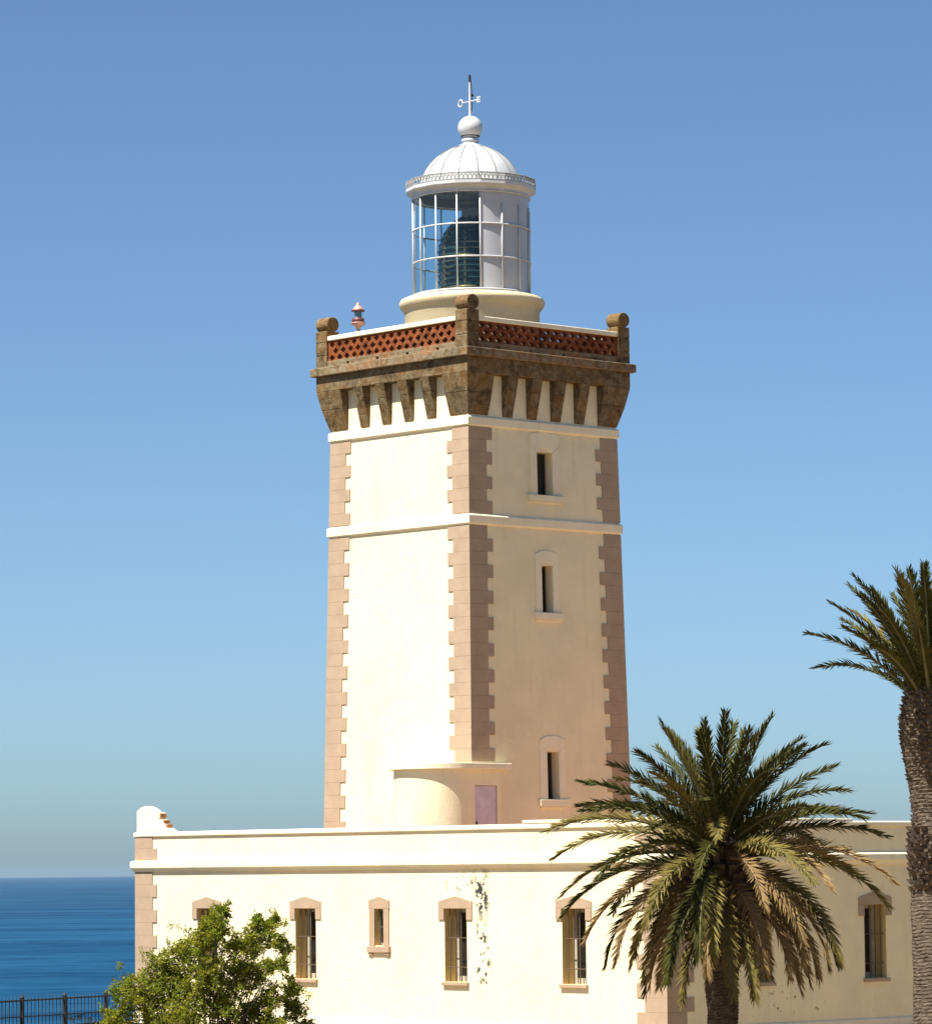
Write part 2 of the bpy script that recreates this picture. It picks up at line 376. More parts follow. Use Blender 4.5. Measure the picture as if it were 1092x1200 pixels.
def house_window(f, c, hw, z0, z1, small=False):
    # frame (the part) at the back of the recess, with surround, sill, pane and grille as its sub-parts
    d0 = .22 if small else DEP - .015
    def bx(m, s0, s1, za, zb, da, db): m.hexa([f(s0, za, da), f(s1, za, da), f(s1, za, db), f(s0, za, db)], [f(s0, zb, da), f(s1, zb, da), f(s1, zb, db), f(s0, zb, db)])
    m = MB(); w_ = .05 if small else .10
    bx(m, c - hw, c - hw + w_, z0, z1, d0 - .06, d0); bx(m, c + hw - w_, c + hw, z0, z1, d0 - .06, d0)
    bx(m, c - hw + w_, c + hw - w_, z1 - w_, z1, d0 - .06, d0); bx(m, c - hw + w_, c + hw - w_, z0, z0 + w_ * 1.4, d0 - .06, d0)
    fr_ = m.build('window', M['sash'], house)
    m = MB(); p = [f(c - hw, z0, d0 - .012), f(c + hw, z0, d0 - .012), f(c + hw, z1, d0 - .012), f(c - hw, z1, d0 - .012)]; m.add(p, [(0, 1, 2, 3)]); m.build('pane', M['pane'], fr_)
    m = MB(); pr = -.035
    def pl(pts, da, db): m.loops([f(s, z, da) for s, z in pts], [f(s, z, db) for s, z in pts])
    if small:
        pl([(c - .42, 3.5), (c, 3.61), (c + .42, 3.5), (c + .42, 3.272), (c - .42, 3.272)], pr, .03)
        pl([(c - .40, 3.27), (c - .181, 3.27), (c - .181, 2.272), (c - .40, 2.272)], pr, .03); pl([(c + .181, 3.27), (c + .40, 3.27), (c + .40, 2.272), (c + .181, 2.272)], pr, .03)
        m.build('surround', M['quoin'], fr_, bevel=.008)
        m = MB(); bx(m, c - .45, c + .45, 2.10, 2.268, -.085, DEP - .08); bx(m, c - .42, c - .27, 2.03, 2.098, -.06, .02); bx(m, c + .27, c + .42, 2.03, 2.098, -.06, .02); m.build('sill', M['quoin'], fr_, bevel=.012)
    else:
        pl([(c - .65, 3.475), (c - .03, 3.61), (c + .03, 3.61), (c + .65, 3.475), (c + .65, 3.282), (c - .65, 3.282)], pr, .03)
        pl([(c - .65, 3.28), (c - .436, 3.28), (c - .436, 2.985), (c - .65, 2.985)], pr, .03); pl([(c + .436, 3.28), (c + .65, 3.28), (c + .65, 2.985), (c + .436, 2.985)], pr, .03)
        m.build('surround', M['quoin'], fr_, bevel=.008)
        m = MB(); bx(m, c - .50, c + .50, 1.262, 1.355, -.085, DEP - .08); m.build('sill', M['quoin'], fr_, bevel=.012)
    m = MB()
    nb = 2 if small else 4
    for k in range(nb):
        s = c - hw + 2 * hw * (k + .5) / nb; m.tube([f(s, z0, .10), f(s, z1, .10)], .019, 6)
    for q in ((.5,) if small else (.2, .6)): zz = z0 + (z1 - z0) * q; m.tube([f(c - hw, zz, .10), f(c + hw, zz, .10)], .012, 6)
    m.build('grille', M['rust_bar'], fr_)
for y in WL: house_window(fl, y, .435, 1.36, 3.28)
for x in WR: house_window(fr, x, .43, 1.36, 3.28)
house_window(fl, SW, .18, 2.29, 3.27, True)

mb = MB()   # broken scroll on the far left end of the parapet
pr = [(0, 0), (0, .60), (.18, .70), (.38, .745), (.58, .70), (.80, .60), (.82, .565), (1.02, .55), (1.06, .40), (.98, .385), (1.12, .34), (1.22, .25), (1.34, .12), (1.55, 0)]
mb.loops([(.02, HY - s, 5.478 + z) for s, z in pr], [(.30, HY - s, 5.478 + z) for s, z in pr])
orn = mb.build('parapet_ornament', M['trim_plaster'], house, bevel=.02)
mb = MB()
for s0, s1, za, zb in ((.98, 1.08, .41, .53), (1.10, 1.24, .22, .34), (1.22, 1.37, .10, .22)):
    mb.box(.05, .27, HY - s1, HY - s0, 5.478 + za, 5.478 + zb)
mb.build('exposed_brick', M['brick_bare'], orn, bevel=.02)

# ------------------------------------------------------------------ lighthouse tower
TH = lambda z: (6.1 - .38 * (z - 5.6) / 11.2) / 2            # half width, tapering
TC = (.08 + 3.05 * .05126, 107 + 3.05 * 1.41328, 0.0)
tower = tag(empty('lighthouse_tower', TC, HROT), 'tall square cream lighthouse with brown stone gallery and white domed lantern', 'lighthouse')
trect = lambda z: (-TH(z), TH(z), -TH(z), TH(z))
def tmap(axis, sign):
    def f(s, z, d):
        h = TH(z); s2 = h if s > 50 else (-h if s < -50 else s)
        return ((s2, sign * (h - d), z) if axis == 1 else (sign * (h - d), s2, z))
    return f
TW = [(0.0, .30, 14.69, 15.90, .56, 16.38, 16.47, .68, 14.46), (0.0, .215, 11.40, 12.72, .45, 13.03, 13.14, .54, 11.15), (.05, .225, 6.21, 7.53, .50, 7.85, 7.98, .58, 5.96)]
Z0, Z1 = 4.3, 18.4
mb = MB(); fR = tmap(1, -1)
mb.panel(fR, -99, 99, Z0, Z1, [(c - hw, c + hw, a, b) for c, hw, a, b, *_ in TW], .33, 0, 0)
for ax, sg in ((0, -1), (0, 1), (1, 1)): mb.panel(tmap(ax, sg), -99, 99, Z0, Z1, [], 0)
mb.build('wall', M['tower_plaster'], tower)
for c, hw, za, zb, sw, sh, ap, slw, slb in TW:
    f = fR
    def bx(m, s0, s1, a, b, da, db): m.hexa([f(s0, a, da), f(s1, a, da), f(s1, a, db), f(s0, a, db)], [f(s0, b, da), f(s1, b, da), f(s1, b, db), f(s0, b, db)])
    m = MB(); bx(m, c - hw, c - hw + .03, za, zb, .27, .32); bx(m, c + hw - .03, c + hw, za, zb, .27, .32); bx(m, c - hw + .03, c + hw - .03, zb - .04, zb, .27, .32); bx(m, c - hw + .03, c + hw - .03, za, za + .05, .27, .32)
    wf = m.build('window', M['rust_bar'], tower)
    m = MB(); m.add([f(c - hw, za, .31), f(c + hw, za, .31), f(c + hw, zb, .31), f(c - hw, zb, .31)], [(0, 1, 2, 3)]); m.build('pane', M['pane'], wf)
    m = MB()
    def pl(pts): m.loops([f(s, z, -.03) for s, z in pts], [f(s, z, .03) for s, z in pts])
    pl([(c - sw, sh), (c - sw * .55, ap - .02), (c, ap), (c + sw * .55, ap - .02), (c + sw, sh), (c + sw, zb + .18), (c + hw, zb + .002), (c + hw * .5, zb + .1), (c, zb + .13), (c - hw * .5, zb + .1), (c - hw, zb + .002), (c - sw, zb + .18)])
    pl([(c - sw, zb + .178), (c - hw - .001, zb), (c - hw - .001, za), (c - sw, za)]); pl([(c + sw, zb + .178), (c + sw, za), (c + hw + .001, za), (c + hw + .001, zb)])
    m.build('surround', M['trim_plaster'], wf, bevel=.01)
    m = MB(); bx(m, c - slw, c + slw, slb + .06, za - .003, -.10, .05); bx(m, c - slw * .9, c + slw * .9, slb, slb + .058, -.06, .05); m.build('sill', M['trim_plaster'], wf, bevel=.012)

for za, zb in ((13.76, 14.02), (16.49, 16.74)):
    mb = MB(); mb.ring([(-.02, za - .03), (.035, za - .025), (.07, za + .02), (.075, zb - .03), (.05, zb), (-.02, zb + .03)], trect); mb.build('string_course', M['trim_plaster'], tower, bevel=.01)
for sx in (-1, 1):
    for sy in (-1, 1):
        mb = MB(); P = lambda z: (sx * TH(z), sy * TH(z), z); f0 = 1 if sx * sy > 0 else 0
        a = (.65, .86)
        quoin(mb, P, (-sx, 0, 0), (0, -sy, 0), 7.24 if sx * sy > 0 and sx < 0 else 4.6, 13.72, 18 if sx * sy > 0 and sx < 0 else 25, a, a, first=f0)
        quoin(mb, P, (-sx, 0, 0), (0, -sy, 0), 14.06, 16.45, 7, a, a, first=f0)
        mb.build('quoin', M['quoin'], tower, bevel=.0025)

# corbelled gallery
HB = 3.17; ZC, ZF, ZL, ZT = 16.79, 17.92, 18.36, 18.60
CO = 1.03; gap = (2 * HB - 2 * CO - 4 * .365) / 5
for sx in (-1, 1):
    for sy in (-1, 1):
        i = HB - CO; bo = TH(ZC) + .03
        def lp(o, z): return [(sx * i, sy * i, z), (sx * o, sy * i, z), (sx * o, sy * o, z), (sx * i, sy * o, z)]
        mb = MB(); mb.hexa(lp(bo, ZC), lp(bo + (HB - bo) * .62, ZC + .60)); mb.hexa(lp(bo + (HB - bo) * .62, ZC + .606), lp(HB, ZF - .003)); mb.build('corner_corbel', M['stone'], tower, bevel=.015)
for ax in (0, 1):
    for sg in (-1, 1):
        for k in range(4):
            s0 = -HB + CO + gap * (k + 1) + .365 * k; s1 = s0 + .365
            mb = MB()
            def q(s, o, z): return (sg * o, s, z) if ax == 0 else (s, sg * o, z)
            bo = TH(ZC) + .03; iw = TH(17) - .2
            def sl(oa, za, ob, zb, g=0): mb.hexa([q(s0 + g, iw, za), q(s1 - g, iw, za), q(s1 - g, oa, za), q(s0 + g, oa, za)], [q(s0, iw, zb), q(s1, iw, zb), q(s1, ob, zb), q(s0, ob, zb)])
            m1 = bo + (HB - bo) * .33; m2 = bo + (HB - bo) * .68
            sl(bo, ZC, m1, ZC + .35); sl(m1, ZC + .355, m2, ZC + .73); sl(m2, ZC + .735, HB, ZF - .003)
            mb.build('corbel', M['stone'], tower, bevel=.012)
mb = MB(); sq = lambda h: (lambda z: (-h, h, -h, h))
mb.ring([(0, ZF), (0, ZL - .002), (-.6, ZL - .002), (-.6, ZF)], sq(HB)); mb.build('frieze', M['stone'], tower, bevel=.015)
mb = MB(); mb.box(-3.30, 3.30, -3.30, 3.30, ZL, ZT); mb.build('gallery_ledge', M['ledge_stone'], tower, bevel=.02)

PW = .47
for sx in (-1, 1):
    for sy in (-1, 1):
        x0, x1 = sorted((sx * HB, sx * (HB - PW))); y0, y1 = sorted((sy * HB, sy * (HB - PW))); cx = (x0 + x1) / 2
        mb = MB()
        for za, zb in ((ZT + .002, 18.95), (18.955, 19.33), (19.335, 19.66)): mb.box(x0, x1, y0, y1, za, zb)
        post = mb.build('gallery_post', M['stone'], tower, bevel=.018)
        mb = MB(); n = 20
        lpA = [(cx + .225 * math.cos(2 * math.pi * k / n), y0 - .02, 19.865 + .215 * math.sin(2 * math.pi * k / n)) for k in range(n)]
        mb.loops(lpA, [(x, y1 + .02, z) for x, y, z in lpA]); mb.build('scroll_cap', M['stone'], post, bevel=.02)

L0, L1 = -HB + PW + .002, HB - PW - .002
def gmap(ax, sg):
    return (lambda s, o, z: (sg * o, s, z)) if ax == 0 else (lambda s, o, z: (s, sg * o, z))
for ax in (0, 1):
    for sg in (-1, 1):
        g = gmap(ax, sg)
        # pierced terracotta panel
        zb0, zt0 = 18.795, 19.365; nr = 3 * 6; ncol = 17; cu = (L1 - L0) / (ncol * 8); ru = (zt0 - zb0) / nr
        oO, oI = HB - .07, HB - .245
        def hole(i, j):
            if i < 0 or j < 0 or i >= ncol * 8 or j >= nr: return False
            r = j // 6; y = j % 6; x = (i + (4 if r % 2 else 0)) % 8
            if r % 2 and (i < 4 or i >= ncol * 8 - 4): return False
            a, b = ((3, 4), (2, 5), (1, 6), (2, 5), (3, 4), (9, 0))[y]
            return a <= x <= b
        mb = MB()
        for i in range(ncol * 8):
            for j in range(nr):
                if hole(i, j): continue
                s0, s1, z0, z1 = L0 + i * cu, L0 + (i + 1) * cu, zb0 + j * ru, zb0 + (j + 1) * ru
                mb.add([g(s0, oO, z0), g(s1, oO, z0), g(s1, oO, z1), g(s0, oO, z1)], [(0, 1, 2, 3)]); mb.add([g(s0, oI, z0), g(s1, oI, z0), g(s1, oI, z1), g(s0, oI, z1)], [(0, 1, 2, 3)])
                for di, dj, A, B in ((1, 0, (s1, z0), (s1, z1)), (-1, 0, (s0, z0), (s0, z1)), (0, 1, (s0, z1), (s1, z1)), (0, -1, (s0, z0), (s1, z0))):
                    if hole(i + di, j + dj): mb.add([g(A[0], oO, A[1]), g(B[0], oO, B[1]), g(B[0], oI, B[1]), g(A[0], oI, A[1])], [(0, 1, 2, 3)])
        mb.build('lattice_panel', M['terracotta'], tower)
        mb = MB(); hs = [L0 + (L1 - L0) * (k + .6) / 4.3 for k in range(4)]; e = [L0] + [v for h in hs for v in (h - .05, h + .05)] + [L1]
        def bx(s0, s1, o0, o1, z0, z1): mb.hexa([g(s0, o0, z0), g(s1, o0, z0), g(s1, o1, z0), g(s0, o1, z0)], [g(s0, o0, z1), g(s1, o0, z1), g(s1, o1, z1), g(s0, o1, z1)])
        bx(L0, L1, HB - .25, HB - .03, 18.70, 18.793)
        for a, b in zip(e[::2], e[1::2]): bx(a, b, HB - .25, HB - .03, ZT + .002, 18.698)
        for h in hs: bx(h - .05, h + .05, HB - .25, HB - .2, ZT + .002, 18.698)
        mb.build('brick_base', M['ledge_stone'], tower, bevel=.008)
        mb = MB(); bx(L0, L1, HB - .27, HB - .02, 19.367, 19.50); mb.build('parapet_coping', M['trim_plaster'], tower, bevel=.02)

# lantern drum
mb = MB(); mb.lathe([(1.93, 18.6), (1.93, 20.14), (1.96, 20.18), (2.03, 20.26), (2.075, 20.36), (2.08, 20.42), (2.04, 20.50), (1.95, 20.54), (1.70, 20.555), (1.2, 20.56)], 72)
mb.build('lantern_drum', M['drum_plaster'], tower, smooth=True)
# lantern: angles measured from the viewing side; glazed on the seaward and left parts, sheeted on the landward right
LR = 1.675; NB = 16; VA = -math.pi / 2 - HROT       # local angle that faces the camera
BA = [VA + R(8.5) + k * 2 * math.pi / NB for k in range(NB)]
zg0, zg1 = 20.62, 23.42
def arc(r, z, a0, a1, n): return [(r * math.cos(a0 + (a1 - a0) * i / n), r * math.sin(a0 + (a1 - a0) * i / n), z) for i in range(n + 1)]
mb = MB()
for k, a in enumerate(BA):
    top = zg1 if (k > 7 or k == 0) else zg1 - .32
    mb.tube([((LR + .01) * math.cos(a), (LR + .01) * math.sin(a), zg0 - .06), ((LR + .01) * math.cos(a), (LR + .01) * math.sin(a), top)], .026, 6)
for z, r in ((zg0, .035), (zg0 + .93, .026), (zg0 + 1.87, .026), (zg1, .03)):
    pts = arc(LR + .01, z, 0, 2 * math.pi, 72); mb.tube(pts, r, 6, cap=False)
room = mb.build('lantern_frame', M['white_paint'], tower, smooth=True)
mb = MB(); mb.lathe([(LR - .02, zg0), (LR - .02, zg1)], 60, a0=BA[8], a1=BA[0] + 2 * math.pi); mb.build('glazing', M['lantern_glass'], room, smooth=True)
mb = MB(); mb.lathe([(LR - .015, zg0 - .05), (LR - .015, zg1 + .05)], 42, a0=BA[0], a1=BA[8]); mb.lathe([(LR - .05, zg0 - .05), (LR - .05, zg1 + .05)], 42, a0=BA[0], a1=BA[8]); mb.build('metal_panel', M['panel_paint'], room, smooth=True)
mb = MB(); mb.lathe([(1.60, zg0 - .09), (1.78, zg0 - .09), (1.78, zg0 - .05), (1.60, zg0 - .04)], 72); mb.build('sill_ring', M['zinc'], room)
mb = MB(); mb.lathe([(1.55, zg1 + .015), (1.71, zg1 + .015), (1.73, zg1 + .10), (1.77, zg1 + .14), (1.86, zg1 + .17), (1.875, zg1 + .20), (1.875, zg1 + .30), (1.84, zg1 + .315), (1.45, 23.80), (1.40, 23.78)], 16, a0=BA[0], a1=BA[0] + 2 * math.pi); eave = mb.build('eave', M['white_paint'], room)
mb = MB(); ER, ez0, ez1 = 1.868, zg1 + .31, zg1 + .50
def epos(t, z):                                  # point on the sixteen-sided eave line
    k = int(t) % 16; f = t - int(t); a, b = BA[k], BA[(k + 1) % 16]
    return (ER * ((1 - f) * math.cos(a) + f * math.cos(b)), ER * ((1 - f) * math.sin(a) + f * math.sin(b)), z)
for z in (ez0, ez1): mb.tube([epos(k, z) for k in range(17)], .016, 5, cap=False)
for k in range(96):
    t = k / 6; P = lambda d, q: epos(t + d / 6, ez0 + (ez1 - ez0) * q)
    mb.tube([P(0, 0), P(.10, .45), P(.5, .95), P(.90, .45), P(.999, 0)], .017, 4); mb.tube([P(0, 1), P(.5, .45), P(.999, 1)], .013, 4)
mb.build('pierced_trim', M['zinc'], eave)
mb = MB(); n = 18; dp = []
for i in range(n + 1):
    t = R(12 + i / n * 68); dp.append((1.51 * math.cos(t), 23.49 + 1.51 * math.sin(t)))
mb.lathe(dp + [(.25, 25.0)], 64); dome = mb.build('dome', M['white_paint'], tower, smooth=True)
mb = MB()
for k in range(16):
    a = BA[k]; mb.tube([((r + .004) * math.cos(a), (r + .004) * math.sin(a), z + .004) for r, z in dp], .017, 5)
mb.build('rib', M['seam'], dome)
mb = MB(); mb.lathe([(.36, 24.95), (.34, 25.0), (.25, 25.03), (.22, 25.08), (.225, 25.10), (.25, 25.11), (.25, 25.17), (.22, 25.185), (.21, 25.22)] + [(.355 * math.cos(t), 25.52 + .345 * math.sin(t)) for t in [R(-58 + i * 8) for i in range(19)]] + [(.06, 25.86), (.03, 25.92), (.001, 25.93)], 40)
ball = mb.build('finial_ball', M['white_paint'], dome, smooth=True)
mb = MB()
for k in range(26):
    a = 2 * math.pi * k / 26; t = R(-46); r = .357 * math.cos(t)
    c = Vector((r * math.cos(a), r * math.sin(a), 25.52 + .345 * math.sin(t))); mb.box(c.x - .017, c.x + .017, c.y - .017, c.y + .017, c.z - .017, c.z + .017)
mb.build('vent_hole', M['dark_room'], ball)
mb = MB(); mb.tube([(0, 0, 25.9), (0, 0, 26.40), (0, 0, 26.9)], [.04, .034, .026], 8)
mb.tube([(0, -.30, 26.29), (0, .30, 26.29)], .018, 6)
mb.tube([(0, .40 + .09 * math.cos(2 * math.pi * i / 16), 26.29 + .10 * math.sin(2 * math.pi * i / 16)) for i in range(17)], .022, 6)
vane = mb.build('weather_vane', M['white_paint'], tower)
mb = MB(); mb.box(-.012, .012, -.35, -.30, 26.21, 26.38); mb.box(-.012, .012, -.45, -.352, 26.345, 26.38); mb.box(-.012, .012, -.44, -.352, 26.28, 26.31); mb.box(-.012, .012, -.45, -.352, 26.21, 26.245); mb.build('tail_letter', M['white_paint'], vane)
mb = MB(); mb.tube([(0, 0, 26.86), (0, 0, 27.06)], .036, 8); mb.tube([(.05, -.02, 26.0), (.06, -.03, 26.45), (.035, -.01, 26.9)], .012, 5); mb.box(.03, .09, -.06, 0, 26.44, 26.5); mb.build('lightning_rod', M['iron'], vane)
# the lens inside
mb = MB(); prof = []
for i in range(61):
    t = i / 60; z = 20.8 + 2.1 * t
    r = .90 if t < .5 else .90 * math.sqrt(max(0, 1 - ((t - .5) / .52) ** 2))
    r = max(.12, r); prof.append((r * (1 + (.09 if i % 5 == 2 else (.05 if i % 5 in (1, 3) else 0))), z))
mb.lathe(prof, 24); lens = mb.build('lens', M['lens'], room)
mb = MB()
for k in range(8):
    a = VA + R(-12) + k * math.pi / 4; mb.tube([((r + .02) * math.cos(a), (r + .02) * math.sin(a), z) for r, z in prof[::5]], .05, 5)
for z in (20.8, 21.7): mb.tube(arc(.94, z, 0, 2 * math.pi, 40), .04, 5, cap=False)
mb.lathe([(.55, 20.5), (.55, 20.8)], 24)
mb.build('lens_frame', M['bronze'], lens)

# stair head wrapped round the front corner of the tower
qx, qy, r, yd, xr = -.39, 1.14, 1.14, 0.0, 1.0
o = -3.05
yd = -.10; qy = yd + r
pl = [(xr, .3), (xr, yd)] + [(qx + r * math.sin(-a), qy - r * math.cos(a)) for a in [R(i * 5) for i in range(0, 37)]] + [(.3, qy + r)]
dx0, dx1, dz1 = .02, .86, 6.58      # door opening
mb = MB()
n = len(pl)
for i in range(1, n - 1):
    a, b = pl[i], pl[i + 1]
    if i == 1:
        f = lambda s, z, d: (o + s, o + yd + d, z)
        mb.panel(f, qx, xr, 4.4, 7.02, [(dx0, dx1, 4.5, dz1)], .07)
a, b = pl[0], pl[1]; mb.add([(o + a[0], o + a[1], 4.4), (o + b[0], o + b[1], 4.4), (o + b[0], o + b[1], 7.02), (o + a[0], o + a[1], 7.02)], [(0, 1, 2, 3)])
stair = mb.build('stair_head', M['tower_plaster'], tower)
mb = MB(); mb.lathe([(r, 4.4), (r, 7.02)], 48, c=(o + qx, o + qy), a0=math.pi / 2, a1=1.5 * math.pi); mb.add([(o + qx, o + qy + r, 4.4), (o + .3, o + qy + r, 4.4), (o + .3, o + qy + r, 7.02), (o + qx, o + qy + r, 7.02)], [(0, 1, 2, 3)]); mb.build('curved_wall', M['tower_plaster'], stair, smooth=True)
mb = MB(); ov = .14
sl = [(xr + .30, .3), (xr + .30, yd - ov)] + [(qx + (r + ov) * math.sin(-a), qy - (r + ov) * math.cos(a)) for a in [R(i * 5) for i in range(0, 37)]] + [(.3, qy + r + ov)]
mb.loops([(o + x, o + y, 7.022) for x, y in sl], [(o + x, o + y, 7.19) for x, y in sl]); mb.build('canopy', M['trim_plaster'], stair, bevel=.015)
mb = MB(); mb.box(o + dx0 + .015, o + dx1 - .015, o + yd + .04, o + yd + .068, 4.51, dz1 - .015); door = mb.build('door', M['door'], stair, bevel=.006)
mb = MB(); mb.box(o + dx0 + .06, o + dx0 + .09, o + yd + .005, o + yd + .038, 5.45, 5.6); mb.build('handle', M['iron'], door)

# small red and white lamp standing on the gallery parapet
lx, ly, lz = -(HB - .15), 1.50, 19.502
mwm = Matrix.Translation(TC) @ Matrix.Rotation(HROT, 4, 'Z'); p = mwm @ Vector((lx, ly, lz))
lamp = tag(empty('signal_lamp', p, HROT), 'small red and pink signal lamp standing on the gallery parapet of the lighthouse', 'lamp')
mb = MB(); mb.lathe([(.11, 0), (.11, .02), (.05, .04), (.05, .10), (.10, .17), (.21, .24), (.215, .265), (.17, .28)], 20); mb.build('base', M['lamp_pink'], lamp, smooth=True)
mb = MB(); mb.lathe([(.16, .281), (.175, .29), (.175, .39), (.12, .41)], 20); mb.build('guard_ring', M['lamp_red'], lamp, smooth=True)
mb = MB(); mb.lathe([(.105, .405), (.105, .585)], 20); mb.build('globe', darkglass('lamp_globe', (.10, .17, .19), .1), lamp, smooth=True)
mb = MB(); mb.lathe([(.10, .585), (.185, .59), (.19, .625), (.15, .64)], 20); mb.build('rim', M['lamp_red'], lamp, smooth=True)
mb = MB(); mb.lathe([(.165, .641), (.14, .69), (.09, .74), (.055, .76), (.06, .80), (.03, .85), (.001, .86)], 20); mb.build('cap', M['lamp_pink'], lamp, smooth=True)

# ------------------------------------------------------------------ fence on the cliff edge
fence = tag(empty('iron_fence', tuple(FO), math.atan2(FD.y, FD.x)), 'low black iron picket fence along the cliff edge left of the house', 'fence')
T0, T1, TP = -9.65, 4.0, 1.95
FZ = .05
posts = [T1 - .05 - k * TP for k in range(8)]
mb = MB()
for z, h in ((FZ + .80, .045), (FZ + .36, .03), (FZ + .06, .035)): mb.box(T0, T1, -.02, .02, z - h / 2, z + h / 2)
mb.build('rail', M['iron'], fence)
for t in posts:
    mb = MB(); mb.box(t - .045, t + .045, -.045, .045, -.1, FZ + .88); mb.hexa([(t - .06, -.06, FZ + .881), (t + .06, -.06, FZ + .881), (t + .06, .06, FZ + .881), (t - .06, .06, FZ + .881)], [(t - .005, -.005, FZ + .97), (t + .005, -.005, FZ + .97), (t + .005, .005, FZ + .97), (t - .005, .005, FZ + .97)])
    mb.build('post', M['iron'], fence)
pk = None; np_ = int((T1 - T0) / .165)
for k in range(np_):
    t = T0 + .09 + k * .165
    if any(abs(t - q) < .06 for q in posts): continue
    if pk is None:
        mb = MB(); mb.tube([(0, 0, FZ), (0, 0, FZ + .84), (0, 0, FZ + .90)], [.012, .012, .003], 5); pk = mb.build('picket', M['iron'], fence, loc=(t, 0, 0))
    else:
        c = pk.copy(); col.objects.link(c); c.parent = fence; c.location = (t, 0, 0)
# ------------------------------------------------------------------ palms
def frond(name, parent, rng, az, e0, droop, L, leaf, wid, mats, twist, base_r=.12, z0=0.0, pw=1.25):
    mb = MB(); n = 16; ca, sa = math.cos(az), math.sin(az)
    p = Vector((ca * base_r, sa * base_r, z0)); pts = [p.copy()]; tans = []; sway = rng.uniform(-.25, .25)
    for i in range(n):
        t = (i + .5) / n; e = e0 - droop * t ** pw; a = az + sway * t
        d = Vector((math.cos(e) * math.cos(a), math.cos(e) * math.sin(a), math.sin(e))); tans.append(d); p = p + d * (L / n); pts.append(p.copy())
    mb.tube(pts, [.030 * (1 - .85 * i / n) + .004 for i in range(n + 1)], 5, mi=1)
    K = int(L * 36)
    for k in range(K):
        t = .10 + .90 * (k + rng.uniform(-.3, .3)) / K; t = min(max(t, .02), .995)
        x = t * n; i = min(int(x), n - 1); q = pts[i].lerp(pts[i + 1], x - i); tg = tans[i]
        side0 = Vector((-math.sin(az), math.cos(az), 0)); up = side0.cross(tg).normalized() * -1
        if up.z < 0 and abs(e0) < 1.2: pass
        side0 = (side0 * math.cos(twist) + up * math.sin(twist)).normalized(); up2 = tg.cross(side0).normalized()
        env = min(1, .35 + t * 3.2) * (1 - .50 * max(0, (t - .45) / .55) ** 1.8)
        for sgn in (-1, 1):
            ang = R(50 - 26 * t) + rng.uniform(-.16, .16); lift = rng.uniform(-.25, 1.05)
            d = (tg * math.cos(ang) + side0 * sgn * math.sin(ang) * math.cos(lift) + up2 * math.sin(ang) * math.sin(lift)).normalized()
            l = leaf * env * rng.uniform(.8, 1.1); wv = tg.cross(d).cross(d).normalized() * (wid * rng.uniform(.8, 1.2))
            g = Vector((0, 0, -1)) * l * rng.uniform(.03, .16)
            m = q + d * l * .5 + g * .3; e = q + d * l + g
            mb.add([q - wv * .4, q + wv * .4, m + wv * .5, m - wv * .5, e], [(0, 1, 2, 3), (3, 2, 4)], 0)
    return mb.build(name, mats, parent)

def trunk(name, parent, prof, rng, stubs, ringamp=.02, bend=(0, 0), mat='bark'):
    zt = prof[-1][1]
    def rad_at(z):
        for (r0, z0), (r1, z1) in zip(prof, prof[1:]):
            if z0 <= z <= z1: return r0 + (r1 - r0) * (z - z0) / (z1 - z0)
        return prof[-1][0]
    mb = MB(); nz = int(zt / .022); n = 56; ph = [rng.uniform(0, 6.28) for _ in range(6)]
    rows = [(rad_at(zt * j / nz), zt * j / nz) for j in range(nz + 1)]
    def rad(r, z, a):
        s = math.sin(z / .062 * 2 * math.pi + 1.2 * math.sin(a * 3 + ph[0]) + .8 * math.sin(a * 7 + ph[1] + z * 3))
        return r + ringamp * (.5 * s) + ringamp * .7 * math.sin(a * 5 + z * 9 + ph[2]) + ringamp * 1.1 * math.sin(a * 2 + z * 2.3 + ph[3]) + rng.uniform(-.5, .5) * ringamp
    mb.lathe(rows, n, rad=rad)
    mb.v = [(x + bend[0] * (z / zt) ** 2, y + bend[1] * (z / zt) ** 2, z) for x, y, z in mb.v]
    for (za, zb, dz, na, w_, out, hh) in stubs:      # old leaf bases in a spiral
        k = 0; z = za
        while z < zb:
            r = rad_at(z)
            for i in range(na):
                a = 2 * math.pi * (i + .5 * (k % 2) + rng.uniform(-.16, .16)) / na; oo = out * rng.uniform(.55, 1.25); ww = w_ * rng.uniform(.7, 1.15); h = hh * rng.uniform(.8, 1.2); zz = z + rng.uniform(-.3, .3) * dz
                def P(da, rr, z_): return ((r + rr) * math.cos(a + da / r) + bend[0] * (z_ / zt) ** 2, (r + rr) * math.sin(a + da / r) + bend[1] * (z_ / zt) ** 2, z_)
                mb.hexa([P(-ww / 2, -.03, zz), P(ww / 2, -.03, zz), P(ww * .3, oo * .35, zz + h * .25), P(-ww * .3, oo * .35, zz + h * .25)], [P(-ww / 2, -.02, zz + h), P(ww / 2, -.02, zz + h), P(ww * .32, oo, zz + h * 1.05), P(-ww * .32, oo, zz + h * 1.05)])
            z += dz; k += 1
    return mb.build(name, M[mat], parent)

